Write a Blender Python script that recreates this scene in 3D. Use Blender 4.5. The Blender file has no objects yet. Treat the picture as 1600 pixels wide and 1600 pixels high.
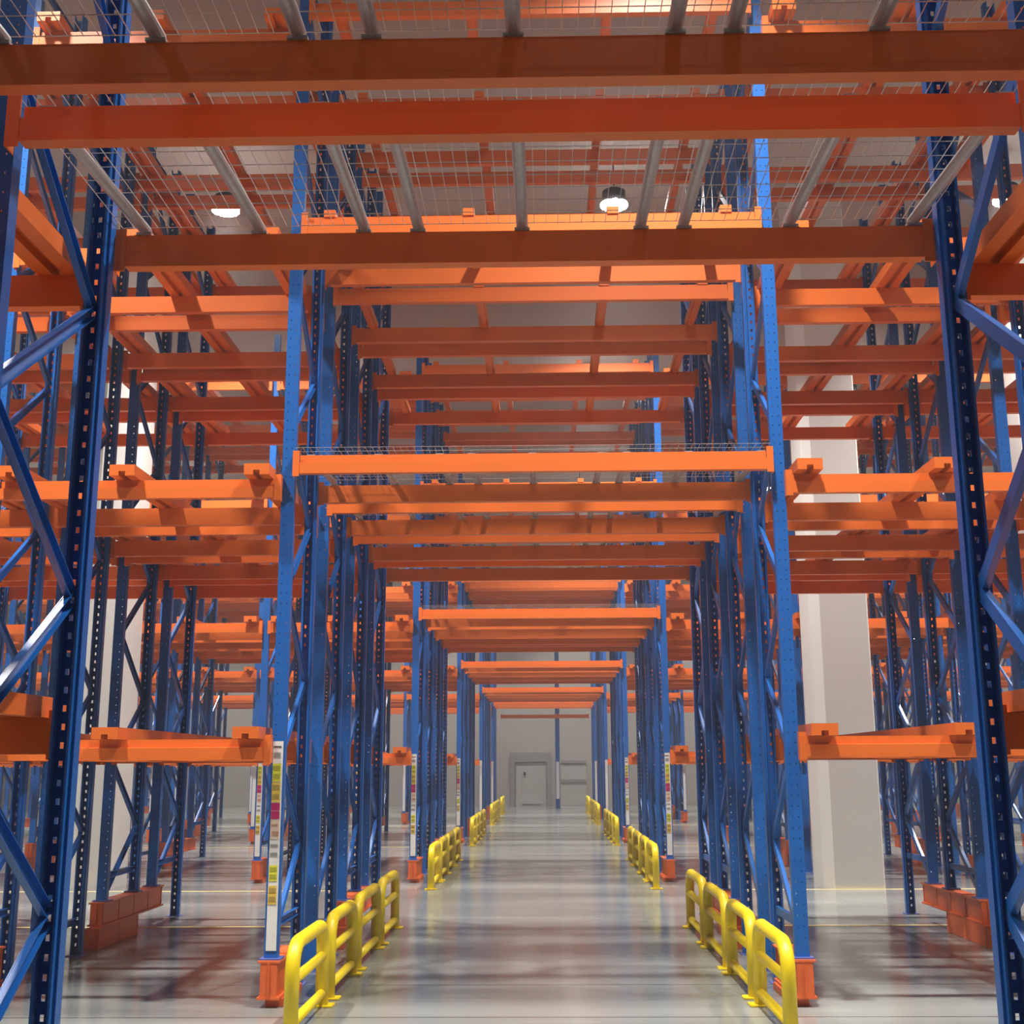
import bpy, bmesh, math, random
from mathutils import Matrix, Vector
random.seed(7)
C = bpy.context.scene.collection
H = 1.643                       # eye height above the floor

# ------------------------------------------------------------------ materials
def mat(name, col, rough=.5, metal=0., noise=0., scale=6., spec=.5, bump=0., coat=0.):
    m = bpy.data.materials.new(name); m.use_nodes = True
    nt = m.node_tree; b = nt.nodes['Principled BSDF']
    b.inputs['Base Color'].default_value = (*col, 1)
    b.inputs['Roughness'].default_value = rough
    b.inputs['Metallic'].default_value = metal
    b.inputs['Specular IOR Level'].default_value = spec
    b.inputs['Coat Weight'].default_value = coat
    if noise or bump:
        tc = nt.nodes.new('ShaderNodeNewGeometry')
        n = nt.nodes.new('ShaderNodeTexNoise'); n.inputs['Scale'].default_value = scale
        n.inputs['Detail'].default_value = 5
        nt.links.new(tc.outputs['Position'], n.inputs['Vector'])
        if noise:
            r = nt.nodes.new('ShaderNodeMapRange')
            r.inputs['To Min'].default_value = 1-noise; r.inputs['To Max'].default_value = 1+noise
            nt.links.new(n.outputs['Fac'], r.inputs['Value'])
            mx = nt.nodes.new('ShaderNodeMix'); mx.data_type = 'RGBA'; mx.blend_type = 'MULTIPLY'
            mx.inputs['Factor'].default_value = 1
            mx.inputs['A'].default_value = (*col, 1)
            nt.links.new(r.outputs['Result'], mx.inputs['B'])
            nt.links.new(mx.outputs['Result'], b.inputs['Base Color'])
        if bump:
            bp = nt.nodes.new('ShaderNodeBump'); bp.inputs['Strength'].default_value = bump
            bp.inputs['Distance'].default_value = .002
            nt.links.new(n.outputs['Fac'], bp.inputs['Height'])
            nt.links.new(bp.outputs['Normal'], b.inputs['Normal'])
    return m
ORANGE = mat('orange_paint', (.86, .178, .028), .36, noise=.10, scale=2.5)
PLINTH = mat('plinth_orange_paint', (.80, .150, .036), .42, noise=.14, scale=9)
BLUE = mat('blue_paint', (.008, .125, .47), .34, noise=.10, scale=4)
YELLOW = mat('yellow_plastic', (.86, .65, .010), .38, noise=.05, scale=5)
GALV = mat('galvanised_steel', (.50, .50, .50), .42, metal=.55, noise=.22, scale=35)
WIRE = mat('wire_steel', (.55, .54, .52), .38, metal=.5)
WHITE = mat('white_label', (.80, .80, .79), .5)
L_YEL = mat('label_yellow', (.72, .70, .04), .5)
L_YEL2 = mat('label_yellow_dark', (.40, .39, .03), .5)
L_GOLD = mat('label_gold', (.76, .52, .08), .5)
L_GOLD2 = mat('label_gold_dark', (.40, .28, .06), .5)
L_MAG = mat('label_magenta', (.46, .012, .13), .5)
L_PNK = mat('label_pink', (.70, .22, .34), .5)
L_TAN = mat('label_tan', (.72, .56, .46), .5)
L_TAN2 = mat('label_tan_dark', (.50, .27, .17), .5)
L_GRY = mat('label_grey', (.30, .30, .30), .5)
L_BLK = mat('label_black', (.03, .03, .03), .5)
LILAC = mat('base_plate_paint', (.12, .17, .50), .4)
HOUSE = mat('lamp_housing', (.05, .05, .055), .4, metal=.6)
COLUMN = mat('column_paint', (.74, .725, .69), .6, noise=.03, scale=1.5)
WALLM = mat('wall_paint', (.52, .495, .47), .7, noise=.03, scale=.6)
CEIL = mat('ceiling_concrete', (.44, .395, .37), .8, noise=.05, scale=.7)
DOORM = mat('door_grey', (.55, .55, .53), .5, noise=.03, scale=2)
DOORT = mat('door_trim_grey', (.36, .35, .34), .5)
LINE = mat('floor_line_paint', (.80, .66, .30), .4, noise=.15, scale=8)
def emis(name, col, s):
    m = bpy.data.materials.new(name); m.use_nodes = True
    b = m.node_tree.nodes['Principled BSDF']
    b.inputs['Base Color'].default_value = (.8, .8, .8, 1)
    b.inputs['Emission Color'].default_value = (*col, 1)
    b.inputs['Emission Strength'].default_value = s
    return m
LAMP = emis('lamp_diffuser', (1, .95, .90), 60)

def floor_mat():
    m = bpy.data.materials.new('polished_concrete'); m.use_nodes = True
    nt = m.node_tree; N = nt.nodes; L = nt.links; b = N['Principled BSDF']
    g = N.new('ShaderNodeNewGeometry')
    n1 = N.new('ShaderNodeTexNoise'); n1.inputs['Scale'].default_value = .55; n1.inputs['Detail'].default_value = 7
    n2 = N.new('ShaderNodeTexNoise'); n2.inputs['Scale'].default_value = 9; n2.inputs['Detail'].default_value = 4
    mp = N.new('ShaderNodeMapping'); mp.inputs['Scale'].default_value = (.25, 1.6, 1)
    L.new(g.outputs['Position'], mp.inputs['Vector'])
    L.new(mp.outputs['Vector'], n1.inputs['Vector']); L.new(g.outputs['Position'], n2.inputs['Vector'])
    cr = N.new('ShaderNodeValToRGB')
    cr.color_ramp.elements[0].position = .3; cr.color_ramp.elements[0].color = (.105, .118, .112, 1)
    cr.color_ramp.elements[1].position = .7; cr.color_ramp.elements[1].color = (.335, .36, .342, 1)
    L.new(n1.outputs['Fac'], cr.inputs['Fac'])
    # saw-cut joints across the hall
    sx = N.new('ShaderNodeSeparateXYZ'); L.new(g.outputs['Position'], sx.inputs['Vector'])
    def cut(period, off, w):
        a = N.new('ShaderNodeMath'); a.operation = 'SUBTRACT'; a.inputs[1].default_value = off
        L.new(sx.outputs['Y'], a.inputs[0])
        d = N.new('ShaderNodeMath'); d.operation = 'FLOORED_MODULO'; d.inputs[1].default_value = period
        L.new(a.outputs[0], d.inputs[0])
        c = N.new('ShaderNodeMath'); c.operation = 'LESS_THAN'; c.inputs[1].default_value = w
        L.new(d.outputs[0], c.inputs[0]); return c
    j1 = cut(4.655, 8.63, .018); j2 = cut(9.31, 9.86, .018)
    mxm = N.new('ShaderNodeMath'); mxm.operation = 'MAXIMUM'
    L.new(j1.outputs[0], mxm.inputs[0]); L.new(j2.outputs[0], mxm.inputs[1])
    mx = N.new('ShaderNodeMix'); mx.data_type = 'RGBA'
    mx.inputs['B'].default_value = (.02, .018, .016, 1)
    L.new(mxm.outputs[0], mx.inputs['Factor']); L.new(cr.outputs['Color'], mx.inputs['A'])
    L.new(mx.outputs['Result'], b.inputs['Base Color'])
    rr = N.new('ShaderNodeMapRange'); rr.inputs['To Min'].default_value = .15; rr.inputs['To Max'].default_value = .21
    L.new(n2.outputs['Fac'], rr.inputs['Value']); L.new(rr.outputs['Result'], b.inputs['Roughness'])
    b.inputs['Specular IOR Level'].default_value = .6
    return m
FLOOR = floor_mat()

# ------------------------------------------------------------------ mesh helpers
class MB:
    """collects boxes, bars, prisms and tubes and builds ONE mesh"""
    def __init__(s): s.v = []; s.f = []
    def quadbox(s, p):           # 8 points: bottom 4 (ccw), top 4
        i = len(s.v); s.v += [tuple(q) for q in p]
        s.f += [(i+3, i+2, i+1, i), (i+4, i+5, i+6, i+7), (i, i+1, i+5, i+4), (i+1, i+2, i+6, i+5), (i+2, i+3, i+7, i+6), (i+3, i, i+4, i+7)]
        return s
    def box(s, x0, x1, y0, y1, z0, z1):
        return s.quadbox([(x0, y0, z0), (x1, y0, z0), (x1, y1, z0), (x0, y1, z0), (x0, y0, z1), (x1, y0, z1), (x1, y1, z1), (x0, y1, z1)])
    def bar(s, a, b, side, w, t):   # flat bar a->b, 'side' the direction of the thickness t, width w in the other
        a = Vector(a); b = Vector(b); d = (b-a).normalized(); n = Vector(side).normalized(); u = d.cross(n).normalized()
        n = u.cross(d).normalized()
        q = [a-u*w/2-n*t/2, a+u*w/2-n*t/2, a+u*w/2+n*t/2, a-u*w/2+n*t/2]
        return s.quadbox(q+[x+(b-a) for x in q])
    def prism(s, prof, axis, a0, a1):   # closed 2-D profile extruded along axis 'x' or 'y'
        n = len(prof); i = len(s.v)
        for a in (a0, a1):
            for (p, q) in prof: s.v.append((a, p, q) if axis == 'x' else (p, a, q))
        s.f.append(tuple(range(i, i+n))); s.f.append(tuple(range(i+2*n-1, i+n-1, -1)))
        for k in range(n):
            l = (k+1) % n; s.f.append((i+k, i+n+k, i+n+l, i+l))
        return s
    def tube(s, pts, r, seg=8, caps=True):
        pts = [Vector(p) for p in pts]; i0 = len(s.v); m = len(pts)
        prev = None
        for k, p in enumerate(pts):
            d = (pts[min(k+1, m-1)]-pts[max(k-1, 0)]).normalized()
            ref = Vector((1, 0, 0)) if abs(d.x) < .9 else Vector((0, 1, 0))
            u = d.cross(ref).normalized(); w = d.cross(u)
            if prev is not None and u.dot(prev) < 0: u = -u; w = -w
            prev = u
            for j in range(seg):
                t = 2*math.pi*j/seg; s.v.append(tuple(p+u*r*math.cos(t)+w*r*math.sin(t)))
        for k in range(m-1):
            for j in range(seg):
                l = (j+1) % seg; a = i0+k*seg
                s.f.append((a+j, a+l, a+seg+l, a+seg+j))
        if caps:
            s.f.append(tuple(range(i0+seg-1, i0-1, -1))); s.f.append(tuple(range(i0+(m-1)*seg, i0+m*seg)))
        return s
    def add(s, o, dx=0, dy=0, dz=0):
        i = len(s.v); s.v += [(x+dx, y+dy, z+dz) for x, y, z in o.v]; s.f += [tuple(k+i for k in f) for f in o.f]
        return s
    def mesh(s, name, material, bevel=0., smooth=False):
        me = bpy.data.meshes.new(name); me.from_pydata(s.v, [], s.f); me.update()
        bm = bmesh.new(); bm.from_mesh(me); bmesh.ops.recalc_face_normals(bm, faces=bm.faces)
        if bevel:
            es = [e for e in bm.edges if len(e.link_faces) == 2 and e.calc_face_angle(0) > .6]
            bmesh.ops.bevel(bm, geom=es, offset=bevel, segments=2, affect='EDGES', clamp_overlap=True)
        if smooth:
            for f in bm.faces: f.smooth = True
        bm.to_mesh(me); bm.free()
        me.materials.append(material); return me

def link(name, me, loc=(0, 0, 0), parent=None, rz=0.):
    o = bpy.data.objects.new(name, me); C.objects.link(o); o.location = loc
    if rz: o.rotation_euler = (0, 0, rz)
    if parent: o.parent = parent
    return o
def tag(o, label, cat, group=None, kind=None):
    o['label'] = label; o['category'] = cat
    if group: o['group'] = group
    if kind: o['kind'] = kind
    return o
def empty(name, loc):
    o = bpy.data.objects.new(name, None); C.objects.link(o); o.location = loc; o.empty_display_size = .1; return o
def struct(name, me, label=None):
    o = link(name, me); o['kind'] = 'structure'
    if label: o['label'] = label
    return o
ORD = ['zeroth', 'first', 'second', 'third', 'fourth', 'fifth', 'sixth', 'seventh', 'eighth', 'ninth', 'tenth', 'eleventh', 'twelfth', 'thirteenth', 'fourteenth', 'fifteenth', 'sixteenth', 'seventeenth', 'eighteenth', 'nineteenth', 'twentieth']

# ------------------------------------------------------------------ layout (metres; y runs down the lane, z up)
LX, RX = -1.965, 1.79           # upright lines either side of the lane
STEP_L, STEP_R = 2.29, 2.31
def lineX(side, k): return LX-STEP_L*k if side < 0 else RX+STEP_R*k
ROWS = []                       # (block, row in block, y front, y back, lines per side, levels)
for r, (a, b) in enumerate([(2.52, 3.55), (3.985, 5.02)]): ROWS.append((0, r, a, b, 1, (2, 3)))
STARTS = {1: 9.0, 2: 18.31, 3: 27.62, 4: 36.93, 5: 44.8}
NL = {1: 2, 2: 4, 3: 5, 4: 5, 5: 3}
LV = {1: (2, 3, 4, 5), 2: (2, 3, 4, 5), 3: (2, 3, 4, 5), 4: (2, 3, 4), 5: (2, 3)}
for b in range(1, 6):
    for r in range(4 if b < 5 else 2):
        y = STARTS[b]+1.48*r
        ROWS.append((b, r, y, y+.97, NL[b], LV[b]))
BZ = {2: .06+H, 3: 2.015+H, 4: 3.93+H, 5: 5.87+H}       # underside of the side-bay beams
LZ = {3: 2.2+H, 4: 4.17+H, 5: 6.10+H}                   # underside of the beams over the lane
BH = .148; PW = .10; PD = .09; TOP = 8.45

# far things hidden behind other things are left out
DROP = set('''F,3,0,-1,4 F,3,0,-1,5 F,3,0,1,2 F,3,0,1,5 F,3,1,-1,4 F,3,1,-1,5 F,3,1,1,2 F,3,1,1,5 F,3,2,-1,4 F,3,2,1,4 F,3,2,1,5 F,3,3,1,2 F,3,3,1,5 F,4,0,-1,5 F,4,0,1,3
F,4,0,1,5 F,4,1,-1,5 F,4,1,1,3 F,4,1,1,4 F,4,1,1,5 F,4,2,-1,1 F,4,2,-1,3 F,4,2,1,3 F,4,3,1,2 F,4,3,1,5 F,5,0,-1,2 F,5,0,-1,3 F,5,0,1,2 F,5,1,-1,1 F,5,1,-1,2
R,2,2,-1,0,2 R,2,2,-1,1,0 R,2,2,-1,1,1 R,2,2,-1,1,2 R,2,2,-1,2,0 R,2,2,-1,2,1 R,2,2,-1,2,2 R,2,2,-1,3,0 R,2,2,-1,3,1 R,2,2,-1,3,2 R,2,2,1,0,2 R,2,2,1,1,0
R,2,2,1,1,1 R,2,2,1,1,2 R,2,2,1,2,0 R,2,2,1,2,1 R,2,2,1,2,2 R,2,2,1,3,0 R,2,2,1,3,1 R,2,2,1,3,2 R,2,3,-1,2,0 R,2,3,-1,2,2 R,2,3,-1,3,0 R,2,3,-1,3,1 R,2,3,-1,3,2
R,2,3,1,1,0 R,2,3,1,2,0 R,2,3,1,2,1 R,2,3,1,2,2 R,2,3,1,3,0 R,2,3,1,3,1 R,2,3,1,3,2 R,2,4,-1,0,0 R,2,4,-1,0,1 R,2,4,-1,0,2 R,2,4,-1,1,2 R,2,4,-1,2,0
R,2,4,-1,2,1 R,2,4,-1,2,2 R,2,4,-1,3,0 R,2,4,-1,3,1 R,2,4,-1,3,2 R,2,4,1,0,0 R,2,4,1,0,1 R,2,4,1,0,2 R,2,4,1,1,0 R,2,4,1,2,0 R,2,4,1,2,1 R,2,4,1,2,2 R,2,4,1,3,0
R,2,4,1,3,1 R,2,4,1,3,2 R,2,5,1,0,1 R,2,5,1,3,1 R,2,5,1,3,2 R,3,2,-1,0,1 R,3,2,-1,0,2 R,3,2,-1,1,0 R,3,2,-1,1,1 R,3,2,-1,1,2 R,3,2,-1,2,0 R,3,2,-1,2,1
R,3,2,-1,2,2 R,3,2,1,0,1 R,3,2,1,0,2 R,3,2,1,1,0 R,3,2,1,1,1 R,3,2,1,1,2 R,3,2,1,2,0 R,3,2,1,2,1 R,3,2,1,2,2 R,3,3,-1,1,0 R,3,3,-1,1,1 R,3,3,1,1,2 R,3,3,1,2,0
R,3,4,-1,0,2 R,3,4,-1,1,0 R,3,4,-1,1,1 R,3,4,-1,1,2 R,3,4,-1,2,1 R,3,4,-1,2,2 R,3,4,1,0,2 R,3,4,1,1,0 R,3,4,1,1,1 R,3,4,1,1,2 R,3,4,1,2,0 R,3,4,1,2,1
R,3,4,1,2,2 R,3,5,-1,0,0 R,3,5,-1,0,1 R,3,5,-1,0,2 R,3,5,-1,1,0 R,3,5,-1,1,1 R,3,5,-1,1,2 R,3,5,-1,2,0 R,3,5,-1,2,1 R,3,5,-1,2,2 R,3,5,1,0,0 R,3,5,1,0,1
R,3,5,1,0,2 R,3,5,1,1,0 R,3,5,1,1,1 R,3,5,1,1,2 R,3,5,1,2,0 R,3,5,1,2,1 R,3,5,1,2,2 T,2,1,0 T,2,1,1 T,2,1,2 T,2,1,3 T,2,1,4 T,2,1,5 T,2,1,6 T,2,1,7 T,2,1,8
T,2,2,0 T,2,2,1 T,2,2,2 T,2,2,3 T,2,2,4 T,2,2,5 T,2,2,6 T,2,2,7 T,2,2,8 T,2,3,0 T,2,3,1 T,2,3,2 T,2,3,3 T,2,3,4 T,2,3,5 T,2,3,6 T,2,3,7 T,2,3,8 P,A,2,-1,2
P,A,2,-1,3 P,A,2,-1,4 P,B,2,-1,4 P,A,2,1,1 P,A,2,1,3 P,A,2,1,4 P,B,2,1,4 P,A,3,-1,4 P,B,3,-1,4 P,A,3,-1,5 P,A,3,1,2 P,A,3,1,4 P,B,3,1,4 P,A,3,1,5 P,B,3,1,5
P,A,4,-1,0 P,B,4,-1,1 P,A,4,-1,5 P,A,4,1,0 P,A,4,1,3 P,B,4,1,3 P,A,4,1,5 P,A,5,-1,0 P,A,5,-1,1 P,A,5,-1,2 P,A,5,-1,3 P,A,5,1,0 P,A,5,1,1 P,A,5,1,2'''.split())

# ------------------------------------------------------------------ room shell
def plane_box(name, a, m): return struct(name, MB().box(*a).mesh(name, m))
X0, X1, Y0, Y1, ZC = -24., 24., -7., 53.4, 10.45
plane_box('floor', (X0, X1, Y0, Y1, -.2, 0), FLOOR)
plane_box('ceiling', (X0, X1, Y0, Y1, ZC, ZC+.2), CEIL)
plane_box('wall_left', (X0-.2, X0, Y0, Y1, 0, ZC), WALLM)
plane_box('wall_right', (X1, X1+.2, Y0, Y1, 0, ZC), WALLM)
plane_box('wall_back', (X0, X1, Y1, Y1+.2, 0, ZC), WALLM)
plane_box('wall_front', (X0, X1, Y0-.2, Y0, 0, ZC), WALLM)
# door and wall panels at the far end of the lane
d = struct('door_1', MB().box(-1.35, .0, Y1-.06, Y1-.002, .0, 1.82).mesh('door_1', DOORM, .01))
link('door_panel', MB().box(-1.05, -.2, Y1-.085, Y1-.06, .08, 1.62).mesh('door_panel', DOORM, .01), parent=d)
link('door_handle', MB().box(-.98, -.9, Y1-.13, Y1-.086, 1.28, 1.42).mesh('door_handle', HOUSE, .01), parent=d)
f = MB(); f.box(-1.56, -1.36, Y1-.12, Y1-.002, 0, 2.25).box(.01, .21, Y1-.12, Y1-.002, 0, 2.25).box(-1.36, .01, Y1-.12, Y1-.002, 1.84, 2.25)
struct('trim_1', f.mesh('trim_1', DOORT, .01))
d = struct('door_2', MB().box(.62, 1.72, Y1-.06, Y1-.002, 0, 1.75).mesh('door_2', DOORM, .01))
link('door_rail', MB().box(.62, 1.72, Y1-.1, Y1-.06, .98, 1.10).mesh('door_rail', DOORT, .01), parent=d)
struct('trim_2', MB().box(.62, 1.72, Y1-.1, Y1-.002, 1.77, 1.9).mesh('trim_2', DOORT, .01))
# painted floor lines
n = 0
for y in (13.37, 17.15, 26.4, 35.7):
    for x0, x1 in ((-20, -2.3), (2.1, 20)):
        n += 1
        struct('trim_%d' % (n+2), MB().box(x0, x1, y-.035, y+.035, 0, .0025).mesh('floor_line', LINE))
# concrete columns
def column(x, y, sx, sy, label):
    prof = [(-sx/2+.12, -sy/2), (sx/2-.02, -sy/2), (sx/2, -sy/2+.02), (sx/2, sy/2), (-sx/2, sy/2), (-sx/2, -sy/2+.14)]
    mb = MB(); n = len(prof)
    for z in (0, ZC): mb.v += [(p, q, z) for p, q in prof]
    mb.f += [tuple(range(n-1, -1, -1)), tuple(range(n, 2*n))]+[(k, (k+1) % n, n+(k+1) % n, n+k) for k in range(n)]
    o = link('concrete_column', mb.mesh('concrete_column', COLUMN), (x, y, 0))
    return tag(o, label, 'column', 'concrete columns in the hall', 'structure')
column(4.18, 17.55, .80, .80, 'pale concrete column in the second aisle, right of the lane')
column(-6.40, 17.75, .60, .80, 'pale concrete column in the second aisle, left of the lane')
column(7.5, 17.75, .80, .80, 'pale concrete column at far right edge behind the dark near upright')

# ------------------------------------------------------------------ lamps
body = MB().tube([(0, 0, .30), (0, 0, .22)], .05, 12).tube([(0, 0, .22), (0, 0, .10), (0, 0, .03)], .17, 20)
body = body.mesh('lamp_housing', HOUSE, smooth=False)
diff = MB().tube([(0, 0, .03), (0, 0, 0)], .20, 24).mesh('lamp_diffuser', LAMP)
rod = MB().tube([(0, 0, .30), (0, 0, ZC-8-H)], .012, 6).mesh('lamp_rod', HOUSE)
AISLE_W = [5, 440, 390, 350, 310, 260, 140]
AISLE_Y = [-2.4, 7.05, 16.35, 25.7, 35.0, 43.3, 50.5]
AISLE_N = ['behind the camera', 'over the first aisle', 'over the second aisle', 'over the third aisle', 'over the fourth aisle', 'over the fifth aisle', 'by the far wall']
LXS = [1.06+5.7*k for k in (-3, -2, -1, 0, 1, 2, 3)]
for ai, y in enumerate(AISLE_Y):
    for xi, x in enumerate(LXS):
        t = empty('ceiling_lamp', (x, y, 8+H))
        tag(t, 'round white high bay lamp %s, %s from the left' % (AISLE_N[ai], ORD[xi+1]), 'ceiling lamp', 'high bay lamps over the aisles')
        link('lamp_housing', body, parent=t); link('lamp_diffuser', diff, parent=t); link('lamp_rod', rod, parent=t)
        ld = bpy.data.lights.get('bay_light_%d' % ai)
        if not ld:
            ld = bpy.data.lights.new('bay_light_%d' % ai, 'AREA'); ld.shape = 'DISK'; ld.size = .38; ld.energy = AISLE_W[ai]; ld.color = (1, .955, .90); ld.spread = math.radians(100)
        lo = link('lamp_light', ld, (0, 0, -.012), t)

# ------------------------------------------------------------------ upright frames
KN_B = [1.08, 2.34, 3.60, 4.86, 6.12, 7.38]; KN_F = [.45, 1.71, 2.97, 4.23, 5.49, 6.75, 8.0]
def upright_mb(z0, front, holes=True):
    """C section post, web outside; origin at the web's outer face centre, +y into the frame"""
    m = MB(); s = 1 if front else -1
    def bx(x0, x1, ya, yb, za, zb):
        ya *= s; yb *= s
        m.box(x0, x1, min(ya, yb), max(ya, yb), za, zb)
    w = PW/2; t = .005
    if holes:
        hw, hh = (.0035, .011) if front else (.008, .026); hc = .023
        bx(-w, -hc-hw, 0, t, z0, TOP); bx(-hc+hw, hc-hw, 0, t, z0, TOP); bx(hc+hw, w, 0, t, z0, TOP)
        for q in (-hc, hc):
            z = z0; h = math.ceil((z0+.06)/.075)*.075
            while h < TOP-.06:
                bx(q-hw, q+hw, 0, t, z, h); z = h+hh; h += .075
            bx(q-hw, q+hw, 0, t, z, TOP)
    else:
        bx(-w, w, 0, t, z0, TOP)
    bx(-w, -w+t, t, .055, z0, TOP); bx(w-t, w, t, .055, z0, TOP)            # wide flanges
    bx(-w, -w+.016, .055, .060, z0, TOP); bx(w-.016, w, .055, .060, z0, TOP)   # step
    bx(-w+.011, -w+.016, .060, PD, z0, TOP); bx(w-.016, w-.011, .060, PD, z0, TOP)
    bx(-w+.011, -w+.021, PD-.004, PD, z0, TOP); bx(w-.021, w-.011, PD-.004, PD, z0, TOP)
    return m
def brace_mb(a, b):
    """channel from a to b (y,z) in the frame plane"""
    A = Vector((0, a[0], a[1])); B = Vector((0, b[0], b[1])); m = MB()
    d = (B-A).normalized(); u = Vector((0, -d.z, d.y))
    m.bar(A+Vector((-.014, 0, 0)), B+Vector((-.014, 0, 0)), (1, 0, 0), .060, .004)
    for k in (-1, 1): m.bar(A+u*.029*k, B+u*.025*k, (1, 0, 0), .004, .028)
    return m
PLINTH_A, PLINTH_B = .327, .42
_fr = {}
def frame_meshes(depth, zf, zb, holes):
    key = (round(depth, 3), zf, zb, holes)
    if key in _fr: return _fr[key]
    parts = [('upright', upright_mb(zf, True, holes), (0, 0, 0), BLUE), ('upright', upright_mb(zb, False, holes), (0, depth, 0), BLUE)]
    yf, yb = PD-.02, depth-PD+.02
    zz = max(zf, zb)
    pts = []
    for i in range(6):
        if KN_F[i] > zz+.03: pts.append((yf, KN_F[i]))
        pts.append((yb, KN_B[i]))
    pts.append((yf, KN_F[6]))
    for p, q in zip(pts[:-1], pts[1:]):
        d = Vector((q[0]-p[0], q[1]-p[1])).normalized()*.012
        parts.append(('brace', brace_mb((p[0]+d.x, p[1]+d.y), (q[0]-d.x, q[1]-d.y)), (0, 0, 0), BLUE))
    for z in (zz+.30 if zz < .1 else zz+.22, 8.2):
        parts.append(('brace', brace_mb((yf, z), (yb, z)), (0, 0, 0), BLUE))
    for y, z in ((PD/2, zf), (depth-PD/2, zb)):
        parts.append(('base_plate', MB().box(-.075, .075, y-.07, y+.07, z-.012 if z > .1 else 0, z if z > .1 else .008), (0, 0, 0), LILAC))
    out = [(n, mb, loc, m, mb.mesh(n, m)) for n, mb, loc, m in parts]
    jm = MB()
    for n, mb, loc, m, me in out: jm.add(mb, *loc)
    _fr[key] = (out, jm.mesh('upright_frame', BLUE))
    return _fr[key]
# label strip on the front post
def strip_parts():
    z0, z1 = .376, 1.835; out = [('label_strip', MB().box(-.037, .037, -.004, 0, z0, z1), WHITE)]
    s = (1.835-.376)
    def patch(n, m, a, b, w=.029, dx=-.004):
        w = min(w, .031)     # fractions from the top of the strip
        out.append((n, MB().box(dx-w, dx+w, -.0065, -.0042, z1-b*s, z1-a*s), m))
    def mark(m, a, b, x0=-.028, x1=.020): out.append(('label_mark', MB().box(x0, x1, -.0085, -.0067, z1-b*s, z1-a*s), m))
    patch('label_mark', L_BLK, .024, .030, .028); patch('label_mark', L_GRY, .055, .080, .026)
    for a, b, m, m2 in ((.11, .198, L_YEL, L_YEL2), (.202, .298, L_GOLD, L_GOLD2), (.60, .675, L_YEL, L_YEL2), (.697, .785, L_GOLD, L_GOLD2)):
        patch('label', m, a, b)
        for k in (.12, .58): mark(m2, a+(b-a)*k, a+(b-a)*(k+.24))
    patch('label', L_MAG, .302, .338, .034); patch('label', L_MAG, .342, .380, .034); patch('label', L_PNK, .339, .341, .034)
    patch('label', L_TAN, .384, .475, .038); mark(L_TAN2, .404, .412); mark(L_TAN2, .438, .458, -.022, .026)
    patch('label_mark', L_GRY, .500, .512, .027); patch('label_mark', L_GRY, .540, .558, .026)
    return [(n, mb.mesh(n, m)) for n, mb, m in out]
STRIP = strip_parts()
_jn = {}
def side_words(side, k):
    w = 'left' if side < 0 else 'right'
    return ('at the lane edge, %s side' % w) if k == 0 else ('%s line %s of lane' % (ORD[k+1], w))
ROWNO = {}
for i, (b, r, *_) in enumerate(ROWS): ROWNO[(b, r)] = i+1
def plinth_z(b, r):
    if b == 0: return (0, 0)
    return {0: (PLINTH_A, 0), 1: (0, 0), 2: (PLINTH_B, PLINTH_B), 3: (PLINTH_B, 0)}[r]
for (b, r, yf, yb, nl, lv) in ROWS:
    zf, zb = plinth_z(b, r)
    for side in (-1, 1):
        for k in range(nl+1 if b else 1):
            if 'F,%d,%d,%d,%d' % (b, r, side, k) in DROP: continue
            full = b <= 1 or (b == 2 and k <= 1)
            parts, joined = frame_meshes(yb-yf, zf, zb, b <= 2)
            x = lineX(side, k)
            lab = 'blue upright frame of the %s rack row, %s' % (ORD[ROWNO[(b, r)]], side_words(side, k))
            if full:
                t = empty('upright_frame', (x, yf, 0))
                for n, mb, loc, m, me in parts: link(n, me, loc, t)
            else:
                t = link('upright_frame', joined, (x, yf, 0))
            t['key'] = 'F,%d,%d,%d,%d' % (b, r, side, k)
            if r == 0 and b >= 1 and not (b == 1 and not (side < 0 and k == 0)):
                lab = lab.replace('blue upright frame of', 'blue frame with label strip on')
                off = 0
                s0 = link(STRIP[0][0], STRIP[0][1], (off, -.001, 0), t); s0['label'] = 'white strip of coloured labels'
                if b <= 3 and k <= 1:
                    for n, me in STRIP[1:]: link(n, me, (0, 0, 0), s0)
            tag(t, lab, 'rack frame', 'blue upright frames of the racks')

# ------------------------------------------------------------------ beams
def beam_profile(front):
    h = BH
    if front: return [(0, 0), (0, h*.60), (.028, h*.62), (.028, h), (.062, h), (.062, 0)]
    return [(0, 0), (0, h), (.062, h), (.062, 0)]
_bm = {}
def beam_meshes(L, front):
    key = (round(L, 3), front)
    if key in _bm: return _bm[key]
    prof = beam_profile(front); e = .05
    body = MB().prism(prof, 'x', e, L-e)
    def conn(x0, x1):
        m = MB(); y0, y1 = (-.004, .064) if True else (0, 0)
        m.box(x0, x1, y0, y0+.008, -.022, BH+.030)                 # face plate
        xo = x0 if x0 < L/2-1 else x1-.006
        m.box(xo, xo+.006, y0+.008, y1, -.022, BH+.030)            # side of the angle
        return m
    c0, c1 = conn(0, e), conn(L-e, L)
    jm = MB().add(body).add(c0).add(c1)
    _bm[key] = (body.mesh('beam', ORANGE), c0.mesh('end_connector', ORANGE), c1.mesh('end_connector', ORANGE), jm.mesh('rack_beam', ORANGE), jm)
    return _bm[key]
LEVW = {2: 'lowest', 3: 'second', 4: 'third', 5: 'top'}
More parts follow.
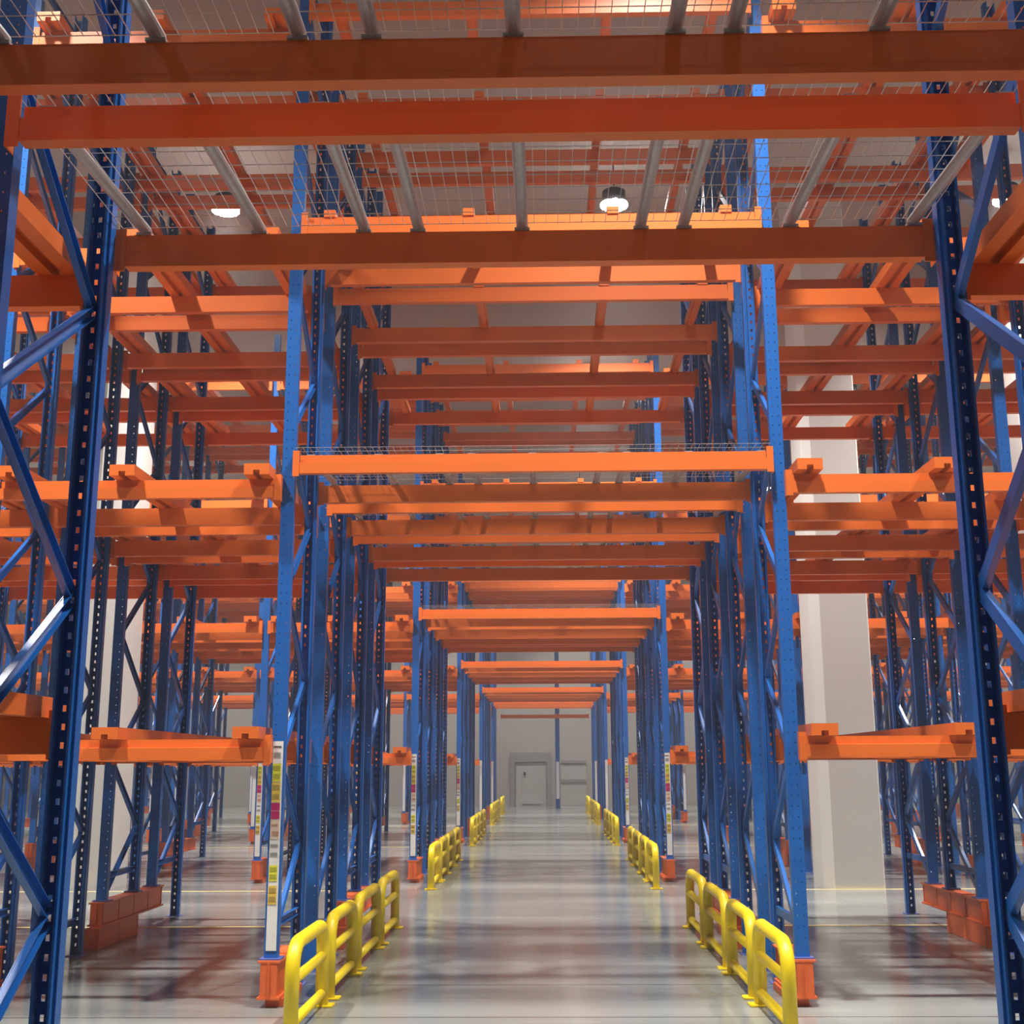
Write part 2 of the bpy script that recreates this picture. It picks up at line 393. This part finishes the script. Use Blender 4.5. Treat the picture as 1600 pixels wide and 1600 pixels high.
# the beams that show largest stay objects of their own (block, row, front/back, side, bay, level)
OWN = set("""001C03 010C03 011C03 011L02 011L03 011R02 011R03 100C03 100C04 100C05 100L02 100L03 100L04 100L05 100R02 100R03 100R05 101C03 101C04 101L02 101L03 101L04 101L05
101L13 101L14 101R02 101R03 101R04 101R05 110C03 110C04 110C05 110L02 110L03 110L04 110L13 110L14 110R02 110R03 110R04 110R13 110R14 111C03 111C04 111C05 111L02
111L03 111L04 111L05 111L13 111L14 111L15 111R02 111R03 111R04 111R05 111R13 111R14 111R15 120C03 120C04 120C05 120L02 120L03 120L04 120L05 120L13 120L14 120L15
120R02 120R03 120R04 120R05 120R13 120R14 120R15 121C03 121C04 121C05 121L02 121L03 121L04 121L13 121L14 121R02 121R03 121R04 121R13 121R14 121R15 130C03 130C04
130L03 130L04 130L13 130L14 130R02 130R03 130R04 130R13 130R14 131C03 131C04 131L03 131L04 131L05 131L13 131L14 131L15 131R03 131R04 131R05 131R13 131R14 131R15
200C03 200C04 200C05 200L02 200L03 200L05 200L12 200L13 200L14 200L15 200L23 200L25 200R02 200R03 200R05 200R13 200R14 200R15 200R25 201C03 201L03 201L04 201L05
201L13 201L23 201R03 201R04 201R05 201R13 210C03 210C05 210L03 210L05 210L13 210R03 210R05 210R13 211C03 211C04 211C05 211L03 211L05 211L13 211L14 211L15 211L23
211L25 211L33 211R03 211R05 211R13 211R14 211R23 211R25 220C03 220C05 220L03 220L05 220L13 220R03 220R05 220R13 221C03 221C05 221L03 221L04 221L05 221L13 221L15
221L23 221L25 221L35 221R03 221R04 221R05 221R13 221R15 221R23 221R25 221R35 230C03 230C04 230C05 230L03 230L13 230L15 230L25 230L35 230R03 230R15 230R25 230R35
231C03 231C04 231C05 231L03 231L13 231L14 231L15 231L23 231L25 231L35 231R03 231R23 231R25 231R35 300C03 300C04 300L02 300L03 300L04 300L13 300L23 300R02 300R03
300R04 300R23 300R33 301C03 301C04 301L03 301L04 301L23 301L24 301R03 301R04 310C03 310C04 310C05 310L04 310L23 310L24 310R03 310R04 311C03 311C04 311L03 311L04
311L23 311L24 311L44 311R03 311R04 320C03 320C04 320L04 320L24 320R04 321C03 321C04 321L03 321L04 321L23 321L24 321R03 321R04 330C03 330C04 330L24 331C03 331C04
331L03 331L23 331L24 331R03 400C03 400L03 400L13 400L33 400R03 400R13 401C03 401L33 410C03 411C03 420C03 421C03 430C03 431C03 500C03 501C03 510C03 511C03""".split())
stuff_mb = MB()
def beam(b, r, fb, side, k, lev, x0, x1, y, z):
    body, c0, c1, joined, jm = beam_meshes(x1-x0, fb == 0)
    key = 'B,%d,%d,%d,%d,%d,%d' % (b, r, fb, side, k, lev)
    code = '%d%d%d%s%d%d' % (b, r, fb, 'LCR'[side+1], k, lev)
    if code not in OWN:
        stuff_mb.add(jm, x0, y, z); return
    if b <= 1:
        o = link('rack_beam', body, (x0, y, z)); link('end_connector', c0, parent=o); link('end_connector', c1, parent=o)
    else: o = link('rack_beam', joined, (x0, y, z))
    o['key'] = key
    row = ORD[ROWNO[(b, r)]]; face = 'front' if fb == 0 else 'back'
    if side == 0: lab = 'orange beam over the lane, %s level, %s of the %s rack row' % (LEVW[lev], face, row)
    else: lab = 'orange %s-level beam, %s bay %s of lane, %s of %s row' % (LEVW[lev], ORD[k+1], 'left' if side < 0 else 'right', face, row)
    tag(o, lab, 'rack beam', 'orange step beams of the racks', 'thing')
E_ = .045
for (b, r, yf, yb, nl, lv) in ROWS:
    for fb in (0, 1):
        y = yf-.070 if fb == 0 else yb+.010
        for lev in lv:
            if lev in LZ: beam(b, r, fb, 0, 0, lev, LX+E_, RX-E_+.0, y, LZ[lev])
            for side in (-1, 1):
                for k in range(nl):
                    a, c = lineX(side, k), lineX(side, k+1)
                    x0, x1 = min(a, c), max(a, c)
                    beam(b, r, fb, side, k, lev, x0+.040, x1-.040, y, BZ[lev])
if stuff_mb.v:
    tag(link('rack_beams', stuff_mb.mesh('rack_beams', ORANGE)), 'mass of small orange beams deep inside the racks behind the nearer beams', 'rack beams', kind='stuff')

# ------------------------------------------------------------------ pallet rails running into the racks (side bays)
def rail_mesh(L):
    w = .095; h = .085
    prof = [(-w, 0), (-w, h), (w, h), (w, 0), (w-.07, 0), (w-.07, .035), (-w+.07, .035), (-w+.07, 0)]
    return MB().prism(prof, 'y', 0, L).mesh('pallet_rail', ORANGE)
RAIL_OFF = (.20, 1.22, 2.08)
RW = ('inner', 'middle', 'outer')
_rl = {}
for b, (ya, yb_) in {0: (2.9, 5.30), 1: (8.80, 14.62), 2: (18.11, 23.93), 3: (27.42, 33.24)}.items():
    rl = rail_mesh(yb_-ya)
    for lev in ((2, 3) if b == 0 else (2, 3, 4, 5)):
        for side in (-1, 1):
            for k in range({0: 1, 1: 2, 2: 4, 3: 3}[b]):
                for ri, ro in enumerate(RAIL_OFF):
                    key = 'R,%d,%d,%d,%d,%d' % (b, lev, side, k, ri)
                    if key in DROP: continue
                    o = link('pallet_rail', rl, (lineX(side, k)+side*ro, ya, BZ[lev]+BH+.001)); o['key'] = key
                    tag(o, 'orange %s rail on %s level, %s bay %s of lane, %s rack block' % (RW[ri], LEVW[lev], ORD[k+1], 'left' if side < 0 else 'right', ORD[b+1]), 'pallet rail', 'orange rails on the side bay beams')

# ------------------------------------------------------------------ mesh decks and grey support tubes over the lane, orange bars above
TX = [-1.79, -1.27, -.80, -.555, -.088, .444, .636, 1.11, 1.66]
def deck_mesh(L, D):
    m = MB(); n = int(L/.053); w = .0014
    for i in range(n+1):
        x = i*L/n; m.box(x-w, x+w, 0, D, 0, 2*w)
    k = int(D/.108)
    for j in range(k+1):
        y = j*D/k; m.box(0, L, y-w, y+w, 2*w, 4*w)
    return m.mesh('wire_mesh_deck', WIRE)
def tube_mesh(D):
    r = .026
    m = MB().tube([(0, .085, -.022), (0, .12, -.020), (0, D-.06, r+.003), (0, D-.02, r+.003)], r, 12)
    m.box(-.030, .030, .012, .11, 0, .006).box(-.034, .034, D-.055, D, -.0, .012)      # flattened feet on the beams
    return m.mesh('support_tube', GALV, smooth=False)
_tm = {}
for (b, r, yf, yb, nl, lv) in ROWS:
    if b > 2: continue
    y0, y1 = yf-.05, yb+.055; D = round(y1-y0, 3)
    if D not in _tm: _tm[D] = (tube_mesh(D), deck_mesh(RX-LX-.12, D))
    tm, dm = _tm[D]; row = ORD[ROWNO[(b, r)]]
    for i, x in enumerate(TX):
        if 'T,%d,%d,%d' % (b, r, i) in DROP: continue
        o = link('support_tube', tm, (x, y0, LZ[3]+BH+.001)); o['key'] = 'T,%d,%d,%d' % (b, r, i)
        tag(o, 'grey tube under lane mesh, %s rack row, %s tube from left' % (row, ORD[i+1]), 'support tube', 'grey tubes under the wire mesh')
    o = link('wire_mesh_deck', dm, (LX+.06, y0, LZ[3]+BH+.055)); o['key'] = 'D,%d,%d' % (b, r)
    tag(o, 'steel wire mesh deck over the lane on the %s rack row' % row, 'mesh deck', 'wire mesh decks over the lane')
barm = MB().box(-.045, .045, 0, .97+.10, 0, .06).box(-.028, .028, .05, 1.02, -.02, 0).mesh('deck_bar', ORANGE)
for (b, r, yf, yb, nl, lv) in ROWS:
    if b not in (1, 2): continue
    for lev in (4, 5):
        for i, x in enumerate((-1.70, -.585, .57, 1.47)):
            o = link('deck_bar', barm, (x, yf-.05, LZ[lev]+BH+.001)); o['key'] = 'K,%d,%d,%d,%d' % (b, r, lev, i)
            tag(o, 'orange cross bar over lane on %s level, %s row, %s from left' % (LEVW[lev], ORD[ROWNO[(b, r)]], ORD[i+1]), 'cross bar', 'orange cross bars over the lane')

# ------------------------------------------------------------------ orange plinths below the posts
def plinth_parts(L, z0, z1, foot):
    m = MB(); w = .075
    m.box(-w+.018, w-.018, 0, L-.002, z0+.002, z1-.016)
    m.box(-w-.005, w+.005, -.003, L, z1-.028, z1-.014).box(-w-.005, w+.005, -.003, L, z0, z0+.016)
    k = max(1, int(L/.45))
    for i in range(k+1):
        y = .006+i*(L-.036)/k
        m.box(-w+.013, w-.013, y, y+.018, z0+.012, z1-.025)
    m.box(-.005, .005, -.010, -.0005, z0+.018, z1-.030)
    bodym = m.mesh('plinth_body', PLINTH)
    fy0, fy1, fw = foot
    f = MB().box(-fw, fw, fy0, fy1, 0, z0-.001)
    kk = max(1, int((fy1-fy0)/.5))
    for i in range(kk+1):
        y = fy0+.005+i*(fy1-fy0-.035)/kk
        f.box(-fw-.003, fw+.003, y, y+.018, 0, z0-.004)
    return bodym, f.mesh('plinth_foot', PLINTH, .003)
PA = plinth_parts(.78, .055, PLINTH_A, (.06, .72, .064)); PB = plinth_parts(1.80, .19, PLINTH_B, (-.13, 1.0, .066))
for b in range(1, 6):
    for side in (-1, 1):
        for k in range(NL[b]+1):
            for kind, (bm_, fm_), yo in (('A', PA, -.045), ('B', PB, 2.86)):
                if (kind == 'B' and b == 5) or 'P,%s,%d,%d,%d' % (kind, b, side, k) in DROP: continue
                t = empty('steel_plinth', (lineX(side, k), STARTS[b]+yo, 0)); t['key'] = 'P,%s,%d,%d,%d' % (kind, b, side, k)
                link('plinth_body', bm_, parent=t); link('plinth_foot', fm_, (-side*(.034 if kind == 'A' else .012), 0, 0), t)
                tag(t, 'orange plinth under posts, %s of %s rack block, %s' % ('front' if kind == 'A' else 'middle', ORD[b+1], side_words(side, k)), 'plinth', 'orange plinths under the rack posts')

# ------------------------------------------------------------------ yellow guard rails
def guard_meshes(L):
    r = .046; h = .60; R = .17; n = 6
    pts = [(0, r, .01)]
    for i in range(n+1):
        a = math.pi-(math.pi/2)*i/n; pts.append((0, r+R+R*math.cos(a), h-r-R+R*math.sin(a)))
    for i in range(n+1):
        a = math.pi/2-(math.pi/2)*i/n; pts.append((0, L-r-R+R*math.cos(a), h-r-R+R*math.sin(a)))
    pts.append((0, L-r, .01))
    hoop = MB().tube(pts, r, 14).mesh('hoop', YELLOW, smooth=True)
    mid = MB().tube([(0, r, .34), (0, L-r, .34)], .034, 12).mesh('middle_rail', YELLOW, smooth=True)
    low = MB().tube([(0, r, .085), (0, L-r, .085)], .034, 12).mesh('bottom_rail', YELLOW, smooth=True)
    foot = MB().box(-.085, .085, -.02, .115, 0, .014).mesh('foot_plate', YELLOW, .004)
    return hoop, mid, low, foot, L
GSEG = [(7.92, 9.08), (9.26, 10.40), (10.56, 11.84), (12.02, 13.28)]
GM = [guard_meshes(b-a) for a, b in GSEG]
for b in range(1, 6):
    for side in (-1, 1):
        for gi, (a, e) in enumerate(GSEG):
            if b == 5 and gi > 1: continue
            hoop, mid, low, foot, L = GM[gi]
            t = empty('guard_rail', (-1.60 if side < 0 else 1.49, a+STARTS[b]-9.0, 0)); t['key'] = 'G,%d,%d,%d' % (b, side, gi)
            link('hoop', hoop, parent=t); link('middle_rail', mid, parent=t); link('bottom_rail', low, parent=t)
            link('foot_plate', foot, parent=t); link('foot_plate', foot, (0, L-.095, 0), t)
            tag(t, 'yellow guard rail %s of the lane, %s of its line, %s rack block' % ('left' if side < 0 else 'right', ORD[gi+1], ORD[b+1]), 'guard rail', 'yellow guard rails along the lane')

# ------------------------------------------------------------------ a last single frame with beams across the lane end
parts, joined = frame_meshes(.97, 0, 0, False)
t = link('upright_frame', joined, (.455, 50.0, 0)); t.scale = (1.7, 1, 1); tag(t, 'faint blue frame standing across the lane end before the far wall', 'rack frame')
s0 = link(STRIP[0][0], STRIP[0][1], (0, -.001, 0), t); s0['label'] = 'pale label strip'
for x0, x1, w in ((-1.85, .45, 'left'), (.46, 1.75, 'right')):
    o = link('rack_beam', beam_meshes(x1-x0, False)[3], (x0, 49.93, 1.93+H)); tag(o, 'distant orange beam across the lane end, %s of the faint frame' % w, 'rack beam', None, 'thing')

# ------------------------------------------------------------------ camera
yaw, pitch, roll = -.0178, .2112, -.005
cy, sy, cp, sp = math.cos(yaw), math.sin(yaw), math.cos(pitch), math.sin(pitch)
W = Vector((sy*cp, cy*cp, sp)); R0 = Vector((cy, -sy, 0)); U0 = R0.cross(W)
R = R0*math.cos(roll)+U0*math.sin(roll); U = -R0*math.sin(roll)+U0*math.cos(roll)
cd = bpy.data.cameras.new('camera'); cam = bpy.data.objects.new('camera', cd); C.objects.link(cam)
M = Matrix((R, U, -W)).transposed().to_4x4(); M.translation = Vector((0, 0, H)); cam.matrix_world = M
cd.sensor_width = 36; cd.lens = 1887.51/1600*36; cd.shift_x = -(817.42-800)/1600; cd.shift_y = (793.44-800)/1600
cd.clip_start = .05; cd.clip_end = 200
bpy.context.scene.camera = cam

# ------------------------------------------------------------------ world and view
w = bpy.data.worlds.new('world'); bpy.context.scene.world = w; w.use_nodes = True
w.node_tree.nodes['Background'].inputs['Color'].default_value = (0, 0, 0, 1)
vol = w.node_tree.nodes.new('ShaderNodeVolumeScatter'); vol.inputs['Density'].default_value = .0032; vol.inputs['Color'].default_value = (.95, .92, .93, 1)
w.node_tree.links.new(vol.outputs['Volume'], w.node_tree.nodes['World Output'].inputs['Volume'])
vs = bpy.context.scene.view_settings
vs.view_transform = 'Standard'; vs.look = 'None'; vs.exposure = -0.12; vs.gamma = 1; vs.use_curve_mapping = False
cyc = bpy.context.scene.cycles
cyc.max_bounces = 8; cyc.diffuse_bounces = 2; cyc.glossy_bounces = 4; cyc.sample_clamp_indirect = 6
cyc.use_denoising = True; cyc.use_adaptive_sampling = True; cyc.adaptive_threshold = .02
